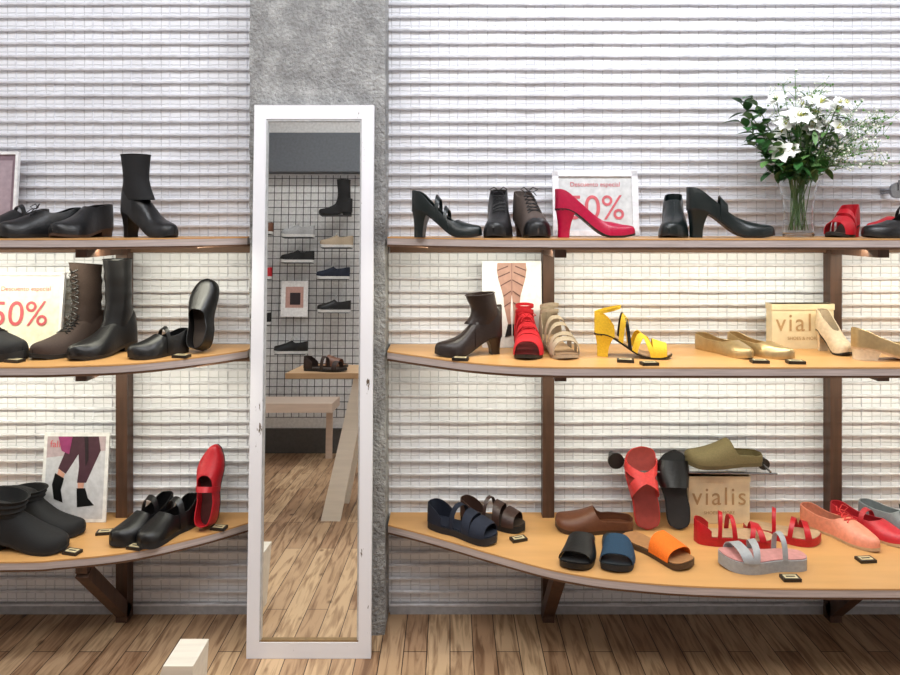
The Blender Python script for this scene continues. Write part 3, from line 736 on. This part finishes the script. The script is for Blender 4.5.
# ------------------------------------------------------------------ the room behind (seen in mirror)
mb=MB(); blackw=M((22,22,24),.45,.3,bump=0)
gy=YB+.055
z=.24
while z<1.86:
    mb.tube([(-1.8,gy,z),(-.30,gy,z)],.0024,blackw,5); z+=.05
x=-1.8
while x<-.29:
    mb.tube([(x,gy+.004,.24),(x,gy+.004,1.86)],.0024,blackw,5); x+=.05
for zz in (.4,1.1,1.8):
    for x in (-1.7,-.35): mb.tube([(x,YB+.002,zz),(x,gy,zz)],.005,blackw,6)
spots=[(-.77,1.58),(-1.02,1.43),(-.76,1.36),(-1.02,1.26),(-.78,1.15),(-.77,.93),(-1.3,1.45),(-1.3,1.15),(-1.3,.85),(-1.05,.66)]
for (x,zz) in spots:
    mb.box(x-.10,x+.10,gy+.006,gy+.100,zz-.004,zz,blackw)
mb.obj('wire_grid_rack')
sy=gy+.062
shoe('black_tall_boot',-.77,sy,1.58,170,BLKM,L=.22,upper='boot',H=.02,heel='low',shaft=dict(h=.24))
cols=[GRY,TAU2,BLKM,NAVY,BLK,TAN,REDL,BLKM,BLK]
for (x,zz),c in zip(spots[1:],cols):
    shoe('sneaker',x,sy,zz,175,c,L=.22,W=.085,xo=.5,hcb=.06,hcm=.05,ts=.018,solem=whiteS,laces=4,strapm=whiteS)
mbp=MB(); mbp.box(-.09,.09,0,.004,0,.24,white); mbp.box(-.06,.06,.003,.005,.06,.20,M((190,150,140),.5)); mbp.box(-.03,.04,.004,.006,.08,.16,dkp)
mbp.obj('small_wall_poster',Matrix.Translation((-1.045,gy+.008,.90)),smooth=False)
room_box('trim_bulkhead',-XW,XW,YB,YB+.10,1.88,2.15,M((92,97,104),.6))
room_box('baseboard_back',-XW,XW,YB,YB+.02,0,.16,M((80,78,76),.6))
mb=MB(); bw=mat_wood((216,194,176),.5,.9)
mb.box(-1.95,-.72,YB+.13,YB+.43,.33,.385,bw)
mb.box(-1.87,-1.83,YB+.16,YB+.40,0,.33,bw)
mb.box(-.80,-.76,YB+.14,YB+.17,0,.33,bw)
mb.obj('wooden_bench',smooth=False)
mb=MB(); pal2=mat_wood((242,234,222),.5,.92)
mb.box(-.77,-.12,.45,.85,.655,.68,mat_wood((196,160,120),.4,.85))
for yy in (.50,.78):
    prism(mb,[(-.455,.655),(-.385,.655),(-.51,0),(-.60,0)],yy,yy+.025,pal2)
    prism(mb,[(-.34,.655),(-.27,.655),(-.14,0),(-.25,0)],yy,yy+.025,pal2)
mb.box(-.49,-.23,.525,.78,.50,.53,pal2)
mb.obj('trestle_table',smooth=False)
shoe('tan_slide_sandal',-.62,.60,.68,10,TAN,L=.22,upper='none',ts=.012,straps=[(.7,.7,.3)],inm=tanS,th=.8)
shoe('brown_buckle_sandal',-.60,.75,.68,15,DBR,L=.22,upper='none',ts=.012,straps=[(.8,.8,.1),(.5,.5,.08)],counter=.25,th=.8)

# ------------------------------------------------------------------ lights
def area(name,loc,size,power,col,target=None):
    ld=bpy.data.lights.new(name,'AREA'); ld.shape='RECTANGLE'; ld.size=size[0]; ld.size_y=size[1]; ld.energy=power; ld.color=col
    o=bpy.data.objects.new(name,ld); scene.collection.objects.link(o); o.location=loc
    if target:
        d=Vector(target)-Vector(loc); o.rotation_euler=d.to_track_quat('-Z','Y').to_euler()
    return o
cool=(.90,.94,1.0); warm=(1.0,.975,.80)
area('ceiling_light_right',(.75,1.25,2.55),(1.3,.15),24,cool,(.75,2.2,1.0))
area('ceiling_light_left',(-1.1,1.15,2.55),(1.0,.15),11,cool,(-1.1,2.2,1.0))
area('rear_fill_light',(-.2,.3,2.55),(2.0,.5),27,(1,.985,.96),(-.2,.6,0))  # added fill lamp, no fixture; brightens the room from behind
for (z,a,b,p) in ((Z1,-.1,1.9,6.8),(Z2,-.05,1.9,6.0),(Z1,-1.9,-.68,4.6),(Z2,-1.9,-.68,4.0)):
    area('led_strip',((a+b)/2,2.02,z-.034),(b-a,.03),p,warm,((a+b)/2,2.13,z-.34))
w=bpy.data.worlds.new('World'); scene.world=w; w.use_nodes=True
w.node_tree.nodes['Background'].inputs['Color'].default_value=(.9,.95,1,1); w.node_tree.nodes['Background'].inputs['Strength'].default_value=.3

# ------------------------------------------------------------------ camera
cd=bpy.data.cameras.new('camera'); cam=bpy.data.objects.new('camera',cd); scene.collection.objects.link(cam)
cam.location=(0,0,1.26); cam.rotation_euler=(pi/2,0,0)
cd.sensor_width=36; cd.lens=28.0; cd.shift_y=-.1283; cd.clip_start=.01
scene.camera=cam
